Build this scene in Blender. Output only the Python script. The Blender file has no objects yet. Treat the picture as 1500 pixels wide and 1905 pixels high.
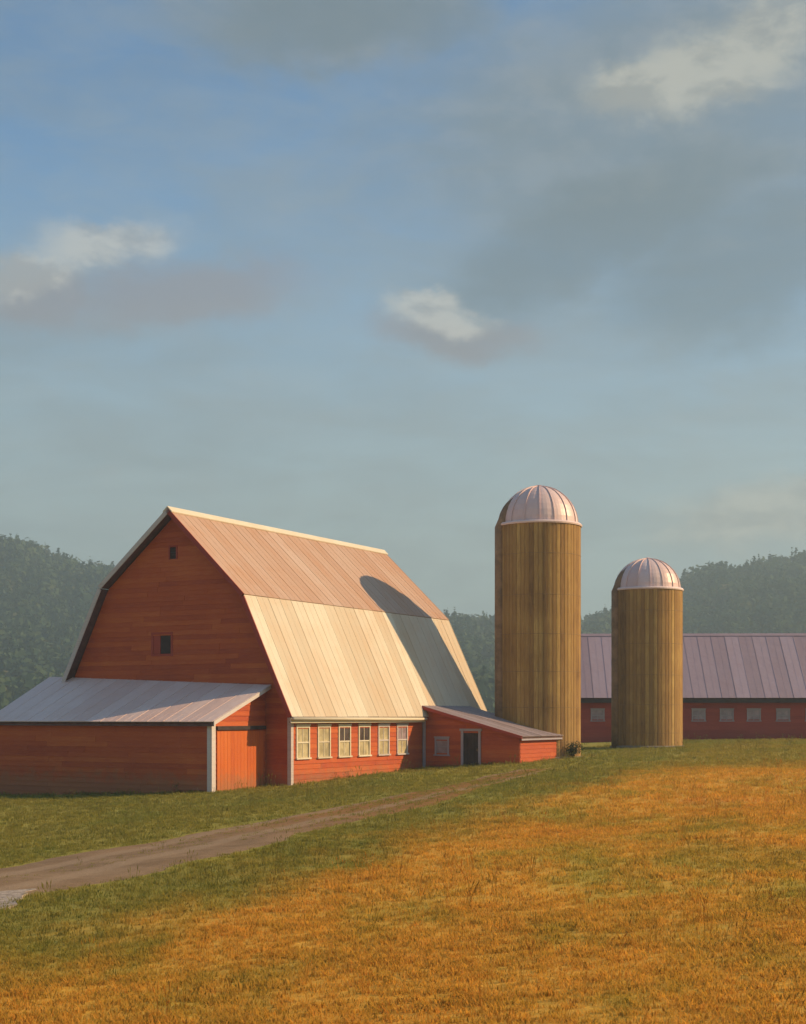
import bpy, bmesh, math, random
import numpy as np
from mathutils import Vector, Matrix, noise as mnoise

random.seed(7)
RNG = np.random.default_rng(11)
scene = bpy.context.scene
COL = scene.collection
rad = math.radians

# ------------------------------------------------------------------ camera
EYE = 3.0
FPX = 2753.3                      # focal length in pixels of a 1500 px wide picture
cam_d = bpy.data.cameras.new('camera')
cam = bpy.data.objects.new('camera', cam_d)
COL.objects.link(cam)
cam_d.sensor_fit = 'HORIZONTAL'
cam_d.sensor_width = 36.0
cam_d.lens = FPX / 1500 * 36
cam_d.shift_y = (1333 - 952.5) / 1500
cam_d.clip_start = 0.1
cam_d.clip_end = 6000
cam.location = (0, 0, EYE)
cam.rotation_euler = (rad(90), 0, 0)
scene.camera = cam

# ------------------------------------------------------------------ exposure
vs = scene.view_settings
scene.display_settings.display_device = 'sRGB'
vs.view_transform = 'Standard'
vs.look = 'None'
vs.gamma = 1.0
vs.use_curve_mapping = False
vs.exposure = 0.7

cy = scene.cycles
cy.max_bounces = 6; cy.diffuse_bounces = 3; cy.glossy_bounces = 2; cy.transmission_bounces = 3; cy.volume_bounces = 0

# ------------------------------------------------------------------ sun
SUN = Vector((8.75, 0.45, 4.75)).normalized()
SUN_EL = math.asin(SUN.z)
SUN_AZ = math.atan2(SUN.x, SUN.y)          # clockwise from +Y
sun_d = bpy.data.lights.new('sun', 'SUN')
sun_d.energy = 3.6
sun_d.color = (1.0, 0.70, 0.38)
sun_d.angle = rad(0.6)
sun = bpy.data.objects.new('sun', sun_d)
COL.objects.link(sun)
sun.location = SUN * 60
sun.rotation_euler = SUN.to_track_quat('Z', 'Y').to_euler()

# ------------------------------------------------------------------ node helpers
class NT:
    """Small helper that writes shader nodes as expressions."""
    def __init__(self, tree):
        self.t = tree
    def new(self, typ, **kw):
        n = self.t.nodes.new(typ)
        for k, v in kw.items():
            setattr(n, k, v)
        return n
    def put(self, sock, v):
        if isinstance(v, bpy.types.NodeSocket):
            self.t.links.new(v, sock)
        elif v is not None:
            if sock.type == 'RGBA' and len(v) == 3:
                v = (*v, 1.0)
            sock.default_value = v
    def m(self, op, a, b=None, c=None, clamp=False):
        n = self.new('ShaderNodeMath', operation=op, use_clamp=clamp)
        self.put(n.inputs[0], a)
        if b is not None: self.put(n.inputs[1], b)
        if c is not None: self.put(n.inputs[2], c)
        return n.outputs[0]
    def vm(self, op, a, b=None):
        n = self.new('ShaderNodeVectorMath', operation=op)
        self.put(n.inputs[0], a)
        if b is not None: self.put(n.inputs[1], b)
        return n.outputs['Value'] if op in ('DOT_PRODUCT', 'LENGTH') else n.outputs[0]
    def mix(self, f, a, b, mode='MIX'):
        n = self.new('ShaderNodeMix', data_type='RGBA', blend_type=mode)
        self.put(n.inputs[0], f); self.put(n.inputs[6], a); self.put(n.inputs[7], b)
        return n.outputs[2]
    def noise(self, vec, scale, detail=4, rough=0.55, dist=0.0, col=False):
        n = self.new('ShaderNodeTexNoise')
        self.put(n.inputs['Vector'], vec)
        n.inputs['Scale'].default_value = scale
        n.inputs['Detail'].default_value = detail
        n.inputs['Roughness'].default_value = rough
        n.inputs['Distortion'].default_value = dist
        return n.outputs['Color' if col else 'Fac']
    def smooth(self, v, a, b, lo=0.0, hi=1.0):
        n = self.new('ShaderNodeMapRange', interpolation_type='SMOOTHSTEP')
        self.put(n.inputs['Value'], v)
        n.inputs['From Min'].default_value = a; n.inputs['From Max'].default_value = b
        n.inputs['To Min'].default_value = lo; n.inputs['To Max'].default_value = hi
        return n.outputs[0]
    def scale(self, vec, s):
        n = self.new('ShaderNodeMapping')
        self.put(n.inputs['Vector'], vec)
        n.inputs['Scale'].default_value = s
        return n.outputs[0]
    def sep(self, vec):
        n = self.new('ShaderNodeSeparateXYZ'); self.put(n.inputs[0], vec); return n.outputs
    def comb(self, x, y, z):
        n = self.new('ShaderNodeCombineXYZ')
        for s, v in zip(n.inputs, (x, y, z)): self.put(s, v)
        return n.outputs[0]
    def bump(self, h, strength=0.3, dist=0.02):
        n = self.new('ShaderNodeBump')
        self.put(n.inputs['Height'], h)
        n.inputs['Strength'].default_value = strength
        n.inputs['Distance'].default_value = dist
        return n.outputs[0]

# ------------------------------------------------------------------ world
def build_world():
    w = bpy.data.worlds.new('World')
    scene.world = w
    w.use_nodes = True
    t = w.node_tree
    t.nodes.clear()
    N = NT(t)
    out = N.new('ShaderNodeOutputWorld')
    bg = N.new('ShaderNodeBackground')
    t.links.new(bg.outputs[0], out.inputs[0])
    bg.inputs['Strength'].default_value = 0.10
    sky = N.new('ShaderNodeTexSky', sky_type='NISHITA')
    sky.sun_disc = False
    sky.sun_elevation = SUN_EL
    sky.sun_rotation = SUN_AZ
    sky.altitude = 300
    sky.air_density = 1.0
    sky.dust_density = 1.2
    sky.ozone_density = 2.0
    tc = N.new('ShaderNodeTexCoord')
    d = N.vm('NORMALIZE', tc.outputs['Generated'])
    x, y, z = N.sep(d)
    az = N.m('ARCTAN2', x, y)
    el = N.m('ARCSINE', z)
    warp = N.noise(d, 9.0, 5, 0.6, col=True)
    wx, wy, wz = N.sep(warp)
    fine = N.noise(N.scale(d, (1, 1, 1.7)), 24.0, 8, 0.66)
    azw = N.m('ADD', az, N.m('MULTIPLY', N.m('SUBTRACT', wx, 0.5), 0.07))
    elw = N.m('ADD', el, N.m('MULTIPLY', N.m('SUBTRACT', wy, 0.5), 0.045))
    elw = N.m('ADD', elw, N.m('MULTIPLY', N.m('SUBTRACT', fine, 0.5), 0.034))

    def blob(px, py, rx, ry, rot=0.0, soft=1.0):
        """soft cloud round the sky direction seen at that place"""
        a0 = math.atan((px - 750) / FPX)
        e0 = math.atan((1333 - py) / FPX * math.cos(a0))
        ra, re = rx / FPX, ry / FPX
        c, s = math.cos(rad(rot)), math.sin(rad(rot))
        da = N.m('SUBTRACT', azw, a0); de = N.m('SUBTRACT', elw, e0)
        u = N.m('ADD', N.m('MULTIPLY', da, c / ra), N.m('MULTIPLY', de, s / ra))
        v = N.m('ADD', N.m('MULTIPLY', da, -s / re), N.m('MULTIPLY', de, c / re))
        q = N.m('SQRT', N.m('ADD', N.m('MULTIPLY', u, u), N.m('MULTIPLY', v, v)))
        return N.smooth(q, 0.15, 1.0 + 0.15 * soft, 1.0, 0.0)

    def union(*ms):
        r = ms[0]
        for k in ms[1:]:
            r = N.m('MAXIMUM', r, k)
        return r

    # even veil of thin cloud over the whole sky, seen in perspective on a flat layer
    lay = N.comb(N.m('DIVIDE', x, N.m('ADD', N.m('ABSOLUTE', z), 0.22)),
                 N.m('DIVIDE', y, N.m('ADD', N.m('ABSOLUTE', z), 0.22)), 0.0)
    veil = N.smooth(N.noise(N.scale(lay, (1.0, 1.3, 1.0)), 3.1, 8, 0.62, 0.5), 0.34, 0.70)
    wisp = N.smooth(N.noise(N.scale(d, (1, 1, 3.4)), 11.0, 8, 0.64, 0.4), 0.36, 0.70)
    streak = N.noise(N.scale(d, (1, 1, 4)), 8.0, 7, 0.62, 0.3)

    base = N.mix(1.0, sky.outputs[0], (0.45, 0.81, 0.99), 'MULTIPLY')
    haze_low = N.smooth(el, 0.04, 0.47, 1.0, 0.0)
    col = N.mix(N.m('MULTIPLY', haze_low, 0.90), base, (2.72, 3.14, 2.82))
    col = N.mix(N.m('MULTIPLY', veil, 0.40), col, (1.55, 1.85, 1.95))
    col = N.mix(N.m('MULTIPLY', wisp, 0.22), col, (2.3, 2.6, 2.6))
    def puffs(mask, tex, lo, hi, amt=1.0):
        """cloud edge broken up by billows: the soft outline is eaten away by the noise"""
        return N.smooth(N.m('ADD', mask, N.m('MULTIPLY', N.m('SUBTRACT', tex, 0.5), amt)), lo, hi)
    billow = N.noise(N.scale(d, (1, 1, 1.9)), 17.0, 9, 0.60, 0.2)
    sunside = N.noise(N.scale(N.vm('ADD', d, (0.012, 0.0, 0.010)), (1, 1, 1.9)), 17.0, 9, 0.60, 0.2)
    relief = N.smooth(N.m('SUBTRACT', billow, sunside), -0.10, 0.12)
    mass = puffs(union(blob(1280, 170, 800, 330, 4), blob(640, 20, 470, 150, 0)), streak, -0.05, 1.0, 0.75)
    col = N.mix(N.m('MULTIPLY', mass, 0.74), col, N.mix(relief, (1.32, 1.62, 1.76), (1.62, 1.86, 1.95)))
    band = puffs(union(blob(1130, 430, 470, 120, 20), blob(1420, 480, 420, 190, 10), blob(620, 50, 360, 90, 0)), streak, 0.0, 1.05, 0.75)
    col = N.mix(N.m('MULTIPLY', band, 0.72), col, (1.02, 1.40, 1.66))
    under = union(blob(330, 560, 340, 85, 6), blob(60, 545, 170, 70, 0), blob(860, 618, 230, 52, -3))
    under = puffs(under, billow, 0.0, 1.0, 0.8)
    col = N.mix(N.m('MULTIPLY', under, 0.66), col, (1.85, 1.74, 1.85))
    lit = union(blob(190, 458, 190, 66, 6, .4), blob(30, 505, 190, 54, 8, .4), blob(800, 562, 110, 44, 0, .4), blob(860, 584, 120, 40, -4, .4))
    lit = puffs(lit, billow, 0.02, 1.10, 0.75)
    col = N.mix(N.m('MULTIPLY', lit, 0.74), col, N.mix(relief, (2.5, 2.6, 2.6), (3.75, 3.75, 3.45)))
    warm = union(blob(1350, 110, 340, 100, 18, .4), blob(1190, 165, 180, 75, 8, .4), blob(1450, 945, 340, 85, 6, .4))
    warm = puffs(warm, billow, 0.02, 1.05, 0.8)
    col = N.mix(N.m('MULTIPLY', warm, 0.66), col, N.mix(relief, (2.5, 2.5, 2.25), (3.6, 3.5, 2.95)))
    N.put(bg.inputs['Color'], col)
build_world()

# ------------------------------------------------------------------ terrain shape
ROAD_P = np.array([-7.3, 27.4]); ROAD_D = np.array([0.339, 0.941]); ROAD_N = np.array([0.941, -0.339])
def ground_z(x, y):
    x = np.asarray(x, float); y = np.asarray(y, float)
    z = 0.36 + 1.0 * np.tanh(x * 0.066)
    und = (0.045 * np.sin(x * 0.55 + 1.3 * np.sin(y * 0.11)) * np.sin(y * 0.31 + 0.7)
           + 0.035 * np.sin(x * 0.23 - y * 0.17 + 2.0) + 0.016 * np.sin(x * 1.3 + y * 0.9))
    near = np.clip((58 - y) / 12, 0, 1)
    z = z + und * (0.25 + 0.75 * near)
    far = np.clip((np.hypot(x, y) - 140) / 300, 0, 1)
    return z * (1 - far) + 0.4 * far
def gz(x, y):
    return float(ground_z(x, y))

# ------------------------------------------------------------------ materials
MATS = {}
def base_mat(name):
    m = bpy.data.materials.new(name)
    m.use_nodes = True
    t = m.node_tree
    t.nodes.clear()
    N = NT(t)
    out = N.new('ShaderNodeOutputMaterial')
    p = N.new('ShaderNodeBsdfPrincipled')
    t.links.new(p.outputs[0], out.inputs[0])
    MATS[name] = m
    return m, N, p, out

def painted_wood(name, dark, mid, light, rough=0.75, along='x', wear=None, mud=False):
    """old painted boards: grain along the board, faded streaks, each board a little different"""
    m, N, p, out = base_mat(name)
    tc = N.new('ShaderNodeTexCoord'); oi = N.new('ShaderNodeObjectInfo')
    geo = N.new('ShaderNodeNewGeometry')
    off = N.m('MULTIPLY', oi.outputs['Random'], 37.0)
    v = N.vm('ADD', geo.outputs['Position'], N.comb(off, off, 0.0))
    s = {'x': (0.5, 0.5, 9), 'z': (7, 7, 0.5)}[along]
    grain = N.noise(N.scale(v, s), 3.0, 6, 0.65)
    blot = N.noise(geo.outputs['Position'], 0.55, 5, 0.6, 0.4)
    rnd = N.m('MULTIPLY_ADD', oi.outputs['Random'], 0.5, 0.25)
    f = N.m('ADD', N.m('MULTIPLY', grain, 0.45), N.m('ADD', N.m('MULTIPLY', blot, 0.30), N.m('MULTIPLY', rnd, 0.46)))
    c = N.mix(N.smooth(f, 0.35, 0.62), dark, mid)
    c = N.mix(N.smooth(f, 0.58, 0.88), c, light)
    if wear:
        c = N.mix(N.m('MULTIPLY', N.smooth(N.noise(N.scale(v, s), 6.0, 8, 0.7), 0.56, 0.70), 0.6), c, wear)
    if mud:
        px_, py_, pz_ = N.sep(geo.outputs['Position'])
        splash = N.m('SUBTRACT', N.m('MULTIPLY', N.noise(geo.outputs['Position'], 2.6, 6, 0.7), 1.5), N.m('MULTIPLY', pz_, 0.75))
        c = N.mix(N.m('MULTIPLY', N.smooth(splash, 0.05, 0.75), 0.55), c, (0.27, 0.15, 0.075))
    N.put(p.inputs['Base Color'], c)
    p.inputs['Roughness'].default_value = rough
    p.inputs['Specular IOR Level'].default_value = 0.25
    N.put(p.inputs['Normal'], N.bump(grain, 0.35, 0.012))
    return m

def sheet_metal(name, a, b, rust, rough=0.5, metal=0.0, rust_amt=0.35, coord='slope'):
    m, N, p, out = base_mat(name)
    tc = N.new('ShaderNodeTexCoord'); oi = N.new('ShaderNodeObjectInfo')
    off = N.m('MULTIPLY', oi.outputs['Random'], 61.0)
    v = N.vm('ADD', tc.outputs['Object'], N.comb(off, off, off))
    streak = N.noise(N.scale(v, (5.0, 0.45, 1.0)), 1.6, 6, 0.65)      # runs down the panel
    blot = N.noise(v, 0.9, 5, 0.6, 0.5)
    rnd = oi.outputs['Random']
    f = N.m('ADD', N.m('MULTIPLY', streak, 0.55), N.m('ADD', N.m('MULTIPLY', rnd, 0.42), N.m('MULTIPLY', blot, 0.25)))
    c = N.mix(N.smooth(f, 0.35, 0.85), a, b)
    geo = N.new('ShaderNodeNewGeometry')
    area = N.noise(geo.outputs['Position'], 0.33, 5, 0.62, 0.5)
    r = N.smooth(N.m('ADD', N.m('MULTIPLY', streak, 0.55), N.m('ADD', N.m('MULTIPLY', blot, 0.3), N.m('MULTIPLY', area, 0.45))), 0.56, 0.80)
    c = N.mix(N.m('MULTIPLY', r, rust_amt), c, rust)
    N.put(p.inputs['Base Color'], c)
    p.inputs['Metallic'].default_value = metal
    N.put(p.inputs['Roughness'], N.m('MULTIPLY_ADD', blot, 0.25, rough - 0.1))
    p.inputs['Specular IOR Level'].default_value = 0.35
    N.put(p.inputs['Normal'], N.bump(N.noise(v, 1.7, 4, 0.55), 0.5, 0.05))
    return m

def plain(name, col, rough=0.7, var=0.25, scale=3.0, metal=0.0, spec=0.3):
    m, N, p, out = base_mat(name)
    geo = N.new('ShaderNodeNewGeometry')
    n = N.noise(geo.outputs['Position'], scale, 6, 0.62, 0.3)
    lo = tuple(c * (1 - var) for c in col); hi = tuple(min(1, c * (1 + var)) for c in col)
    N.put(p.inputs['Base Color'], N.mix(N.smooth(n, 0.3, 0.7), lo, hi))
    p.inputs['Roughness'].default_value = rough
    p.inputs['Metallic'].default_value = metal
    p.inputs['Specular IOR Level'].default_value = spec
    N.put(p.inputs['Normal'], N.bump(n, 0.2, 0.01))
    return m

RED = painted_wood('red_boards', (0.34, 0.054, 0.022), (0.48, 0.092, 0.025), (0.60, 0.155, 0.036), wear=(0.46, 0.20, 0.10), mud=True)
REDV = painted_wood('red_planks', (0.46, 0.088, 0.020), (0.58, 0.130, 0.024), (0.66, 0.180, 0.036), along='z', wear=(0.50, 0.17, 0.07), mud=True)
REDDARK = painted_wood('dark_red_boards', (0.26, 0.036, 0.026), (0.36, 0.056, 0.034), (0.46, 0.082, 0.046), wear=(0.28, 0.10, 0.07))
BACK = plain('old_sheathing', (0.10, 0.030, 0.020), 0.9)
TRIM = painted_wood('weathered_white_trim', (0.42, 0.34, 0.31), (0.58, 0.50, 0.46), (0.70, 0.63, 0.58), 0.7, wear=(0.40, 0.30, 0.25))
CREAM = painted_wood('cream_trim', (0.52, 0.43, 0.30), (0.68, 0.58, 0.42), (0.78, 0.70, 0.54), 0.65)
GREYTRIM = painted_wood('grey_trim', (0.25, 0.21, 0.23), (0.36, 0.31, 0.33), (0.46, 0.40, 0.42), 0.7)
DARKWOOD = plain('dark_timber', (0.055, 0.035, 0.030), 0.85)
SOFFIT = plain('soffit_timber', (0.13, 0.07, 0.06), 0.85)
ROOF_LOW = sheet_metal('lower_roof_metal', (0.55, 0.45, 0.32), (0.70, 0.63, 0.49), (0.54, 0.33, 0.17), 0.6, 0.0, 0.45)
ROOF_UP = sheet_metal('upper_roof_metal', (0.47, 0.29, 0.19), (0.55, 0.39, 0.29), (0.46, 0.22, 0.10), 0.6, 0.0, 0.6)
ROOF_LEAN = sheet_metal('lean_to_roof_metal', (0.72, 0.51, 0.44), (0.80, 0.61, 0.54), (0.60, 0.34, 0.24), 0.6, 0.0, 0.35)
ROOF_GREY = sheet_metal('grey_roof_metal', (0.27, 0.21, 0.205), (0.36, 0.285, 0.29), (0.26, 0.155, 0.12), 0.6, 0.0, 0.3)
ROOF_PURPLE = sheet_metal('far_roof_metal', (0.32, 0.235, 0.27), (0.41, 0.315, 0.365), (0.32, 0.20, 0.21), 0.6, 0.0, 0.3)
DOME = sheet_metal('dome_metal', (0.70, 0.51, 0.47), (0.82, 0.65, 0.61), (0.58, 0.34, 0.28), 0.42, 0.05, 0.25)
IRON = plain('hoop_iron', (0.24, 0.145, 0.065), 0.7, 0.3, 4.0)
STAVE = painted_wood('silo_staves', (0.12, 0.056, 0.022), (0.33, 0.185, 0.058), (0.60, 0.395, 0.13), 0.85, 'z', wear=(0.15, 0.115, 0.06))
CHUTE = plain('chute_metal', (0.27, 0.16, 0.085), 0.6, 0.3, 1.5)
CONCRETE = plain('footing_concrete', (0.24, 0.20, 0.15), 0.9)

def glass(name, col, rough=0.12):
    m, N, p, out = base_mat(name)
    geo = N.new('ShaderNodeNewGeometry')
    n = N.noise(geo.outputs['Position'], 2.4, 5, 0.6)
    N.put(p.inputs['Base Color'], N.mix(N.smooth(n, 0.3, 0.7), tuple(c * 0.7 for c in col), tuple(c * 1.2 for c in col)))
    N.put(p.inputs['Roughness'], N.m('MULTIPLY_ADD', n, 0.25, rough))
    p.inputs['Specular IOR Level'].default_value = 0.5
    N.put(p.inputs['Normal'], N.bump(N.noise(geo.outputs['Position'], 5.0, 2, 0.5), 0.08, 0.02))
    return m
PANE_PALE = glass('cream_pane', (0.50, 0.41, 0.23), 0.25)  # pale cream base, lightly mottled, with a soft gloss
PANE_DARK = glass('dark_pane', (0.10, 0.075, 0.065), 0.1)
PANE_LILAC = glass('dusty_pane', (0.34, 0.25, 0.26), 0.2)
PANE_FAR = glass('far_pane', (0.36, 0.26, 0.28), 0.2)

def field_color(N, pos):
    """colour of the meadow at a place: ochre hay with rusty and green patches"""
    x, y, z = N.sep(pos)
    q = N.scale(pos, (1.0, 0.55, 0.0))
    big = N.noise(q, 0.16, 4, 0.6, 0.6)
    med = N.noise(q, 0.52, 5, 0.62, 0.4)
    tiny = N.noise(pos, 3.1, 4, 0.6)
    s = N.m('ADD', N.m('MULTIPLY', N.m('SUBTRACT', x, float(ROAD_P[0])), float(ROAD_N[0])),
            N.m('MULTIPLY', N.m('SUBTRACT', y, float(ROAD_P[1])), float(ROAD_N[1])))
    sj = N.m('ADD', s, N.m('MULTIPLY', N.m('SUBTRACT', med, 0.5), 6.0))
    lane = N.smooth(sj, 3.6, 8.0, 1.0, 0.0)                        # lusher along the lane and the yard
    yard = N.smooth(N.m('ADD', y, N.m('MULTIPLY', N.m('SUBTRACT', med, 0.5), 16.0)), 50.0, 64.0)
    f = N.m('ADD', N.m('MULTIPLY', big, 0.65), N.m('ADD', N.m('MULTIPLY', med, 0.40), N.m('MULTIPLY', tiny, 0.16)))
    c = N.mix(N.smooth(f, 0.46, 0.63), (0.46, 0.345, 0.050), (0.74, 0.385, 0.054))
    c = N.mix(N.m('MULTIPLY', N.smooth(f, 0.64, 0.82), 0.85), c, (0.76, 0.32, 0.050))
    green = N.m('MAXIMUM', N.m('MULTIPLY', lane, 0.85), N.m('MULTIPLY', yard, 0.75))
    c = N.mix(green, c, (0.22, 0.245, 0.050))
    c = N.mix(N.m('MULTIPLY', N.smooth(N.noise(q, 0.24, 4, 0.6, 0.8), 0.53, 0.68), 0.6), c, (0.34, 0.29, 0.045))
    return c, tiny

def make_ground_mats():
    m, N, p, out = base_mat('meadow_soil')
    geo = N.new('ShaderNodeNewGeometry')
    c, tiny = field_color(N, geo.outputs['Position'])
    N.put(p.inputs['Base Color'], N.mix(N.smooth(N.noise(geo.outputs['Position'], 9.0, 5, 0.7), 0.35, 0.7, 0.0, 0.30), c, (0.48, 0.28, 0.07)))
    p.inputs['Roughness'].default_value = 0.95
    p.inputs['Specular IOR Level'].default_value = 0.1
    N.put(p.inputs['Normal'], N.bump(N.noise(geo.outputs['Position'], 7.0, 6, 0.7), 0.6, 0.05))
    m2, N, p, out = base_mat('meadow_grass')
    geo = N.new('ShaderNodeNewGeometry'); oi = N.new('ShaderNodeObjectInfo')
    c, tiny = field_color(N, geo.outputs['Position'])
    c = N.mix(1.0, c, N.mix(oi.outputs['Random'], (0.78, 0.86, 0.8), (1.28, 1.18, 1.2)), 'MULTIPLY')
    N.put(p.inputs['Base Color'], c)
    nb = N.vm('NORMALIZE', N.vm('ADD', N.scale(geo.outputs['Normal'], (0.35, 0.35, 0.35)), (0, 0, 1)))
    N.put(p.inputs['Normal'], nb)
    p.inputs['Roughness'].default_value = 0.8
    p.inputs['Specular IOR Level'].default_value = 0.15
    tr = N.new('ShaderNodeBsdfTranslucent'); N.put(tr.inputs['Color'], c)
    mx = N.new('ShaderNodeMixShader'); mx.inputs[0].default_value = 0.50
    N.t.links.new(p.outputs[0], mx.inputs[1]); N.t.links.new(tr.outputs[0], mx.inputs[2])
    N.t.links.new(mx.outputs[0], out.inputs[0])
    m3, N, p, out = base_mat('lane_dirt')
    geo = N.new('ShaderNodeNewGeometry'); pos = geo.outputs['Position']
    x, y, z = N.sep(pos)
    n = N.noise(pos, 0.8, 6, 0.65, 0.5); g = N.noise(pos, 14.0, 5, 0.7)
    s = N.m('ADD', N.m('MULTIPLY', N.m('SUBTRACT', x, float(ROAD_P[0])), float(ROAD_N[0])),
            N.m('MULTIPLY', N.m('SUBTRACT', y, float(ROAD_P[1])), float(ROAD_N[1])))
    c = N.mix(N.smooth(n, 0.3, 0.7), (0.235, 0.150, 0.082), (0.34, 0.225, 0.130))
    far = N.smooth(N.m('ADD', y, N.m('MULTIPLY', n, 8.0)), 34.0, 50.0)
    c = N.mix(far, c, (0.32, 0.150, 0.045))
    rut = N.m('MAXIMUM', N.smooth(N.m('ABSOLUTE', N.m('SUBTRACT', N.m('ABSOLUTE', s), 0.85)), 0.12, 0.42, 1.0, 0.0), 0.0)
    c = N.mix(N.m('MULTIPLY', rut, 0.55), c, (0.40, 0.28, 0.175))
    c = N.mix(N.m('MULTIPLY', N.smooth(g, 0.4, 0.7), 0.3), c, (0.16, 0.105, 0.065))
    N.put(p.inputs['Base Color'], c)
    p.inputs['Roughness'].default_value = 0.95
    p.inputs['Specular IOR Level'].default_value = 0.1
    N.put(p.inputs['Normal'], N.bump(N.m('ADD', g, n), 0.6, 0.03))
make_ground_mats()
plain('pale_gravel', (0.37, 0.295, 0.23), 0.9, 0.4, 9.0)

def leaf_mat(name, a, b, transl=0.25, warm=None):
    m, N, p, out = base_mat(name)
    at = N.new('ShaderNodeAttribute', attribute_name='tint')
    geo = N.new('ShaderNodeNewGeometry')
    n = N.noise(geo.outputs['Position'], 0.02, 3, 0.6)
    f = N.m('ADD', N.m('MULTIPLY', at.outputs['Fac'], 0.7), N.m('MULTIPLY', n, 0.4))
    c = N.mix(N.smooth(f, 0.1, 0.72), a, b)
    if warm: c = N.mix(N.smooth(f, 0.80, 1.02), c, warm)
    N.put(p.inputs['Base Color'], c)
    p.inputs['Roughness'].default_value = 0.85
    p.inputs['Specular IOR Level'].default_value = 0.1
    tr = N.new('ShaderNodeBsdfTranslucent'); N.put(tr.inputs['Color'], c)
    mx = N.new('ShaderNodeMixShader'); mx.inputs[0].default_value = transl
    N.t.links.new(p.outputs[0], mx.inputs[1]); N.t.links.new(tr.outputs[0], mx.inputs[2])
    N.t.links.new(mx.outputs[0], out.inputs[0])
    return m
FOREST = leaf_mat('forest_leaves', (0.030, 0.062, 0.026), (0.080, 0.115, 0.045), warm=(0.15, 0.115, 0.040))
SHRUB = leaf_mat('shrub_leaves', (0.045, 0.055, 0.018), (0.10, 0.10, 0.035))

# ------------------------------------------------------------------ object helpers
def mesh_from(name, verts, faces, smooth=False):
    me = bpy.data.meshes.new(name)
    me.from_pydata([tuple(map(float, v)) for v in verts], [], faces)
    if smooth:
        me.polygons.foreach_set('use_smooth', [True] * len(me.polygons))
    me.update()
    return me
def link(name, me, mat=None, parent=None):
    o = bpy.data.objects.new(name, me)
    COL.objects.link(o)
    if mat is not None and me is not None and not me.materials:
        me.materials.append(mat)
    if parent is not None:
        o.parent = parent
    return o
def thing(name, label, cat, loc=(0, 0, 0), rz=0.0, group=None):
    o = bpy.data.objects.new(name, None)
    o.empty_display_size = 0.5
    COL.objects.link(o)
    o.location = loc; o.rotation_euler = (0, 0, rz)
    o['label'] = label; o['category'] = cat
    if group: o['group'] = group
    return o
def structure(o, kind='structure'):
    o['kind'] = kind
    return o

BOXF = [(0, 3, 2, 1), (4, 5, 6, 7), (0, 1, 5, 4), (1, 2, 6, 5), (2, 3, 7, 6), (3, 0, 4, 7)]
class MB:
    def __init__(self):
        self.v = []; self.f = []
    def add(self, vs, fs):
        b = len(self.v)
        self.v += [Vector(q) for q in vs]; self.f += [tuple(b + i for i in f) for f in fs]
        return self
    def box(self, x0, x1, y0, y1, z0, z1):
        return self.add([(x0, y0, z0), (x1, y0, z0), (x1, y1, z0), (x0, y1, z0),
                         (x0, y0, z1), (x1, y0, z1), (x1, y1, z1), (x0, y1, z1)], BOXF)
    def hexa(self, low, high):
        return self.add(list(low) + list(high), BOXF)
    def prism(self, poly, off):
        """polygon (list of 3D points) pushed along the vector off"""
        n = len(poly); off = Vector(off)
        a = [Vector(p) for p in poly]; b = [p + off for p in a]
        fs = [tuple(range(n)), tuple(range(2 * n - 1, n - 1, -1))]
        for i in range(n):
            j = (i + 1) % n
            fs.append((j, i, n + i, n + j))
        return self.add(a + b, fs)
    def tube(self, path, r, seg=10, cap=True):
        b = len(self.v); path = [Vector(p) for p in path]
        rr = r if isinstance(r, (list, tuple)) else [r] * len(path)
        for i, p in enumerate(path):
            d = (path[min(i + 1, len(path) - 1)] - path[max(i - 1, 0)]).normalized()
            ref = Vector((0, 1, 0)) if abs(d.y) < 0.9 else Vector((1, 0, 0))
            e1 = d.cross(ref).normalized(); e2 = d.cross(e1)
            for k in range(seg):
                a = 2 * math.pi * k / seg
                self.v.append(p + e1 * math.cos(a) * rr[i] + e2 * math.sin(a) * rr[i])
        for i in range(len(path) - 1):
            for k in range(seg):
                j = (k + 1) % seg
                self.f.append((b + i * seg + k, b + i * seg + j, b + (i + 1) * seg + j, b + (i + 1) * seg + k))
        if cap:
            self.f.append(tuple(b + k for k in range(seg))[::-1])
            self.f.append(tuple(b + (len(path) - 1) * seg + k for k in range(seg)))
        return self
    def build(self, name, mat, parent=None, smooth=False, recalc=True):
        me = mesh_from(name, self.v, self.f, smooth)
        if recalc:
            bm = bmesh.new(); bm.from_mesh(me)
            bmesh.ops.recalc_face_normals(bm, faces=bm.faces)
            bm.to_mesh(me); bm.free()
        return link(name, me, mat, parent)

class Plane:
    """wall plane: point(s, z, out) -> local 3D point"""
    def __init__(self, origin, along, out):
        self.o = Vector(origin); self.a = Vector(along); self.n = Vector(out)
    def __call__(self, s, z, out=0.0):
        return self.o + self.a * s + Vector((0, 0, z)) + self.n * out
    def box(self, mb, s0, s1, z0, z1, o0, o1):
        return mb.hexa([self(s0, z0, o0), self(s1, z0, o0), self(s1, z0, o1), self(s0, z0, o1)],
                       [self(s0, z1, o0), self(s1, z1, o0), self(s1, z1, o1), self(s0, z1, o1)])

def span(outline, z):
    """s-range of a convex outline at height z"""
    xs = []
    n = len(outline)
    for i in range(n):
        (s0, z0), (s1, z1) = outline[i], outline[(i + 1) % n]
        if z0 == z1:
            if abs(z0 - z) < 1e-6: xs += [s0, s1]
        elif min(z0, z1) - 1e-9 <= z <= max(z0, z1) + 1e-9:
            xs.append(s0 + (s1 - s0) * (z - z0) / (z1 - z0))
    return (min(xs), max(xs)) if xs else None

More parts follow.
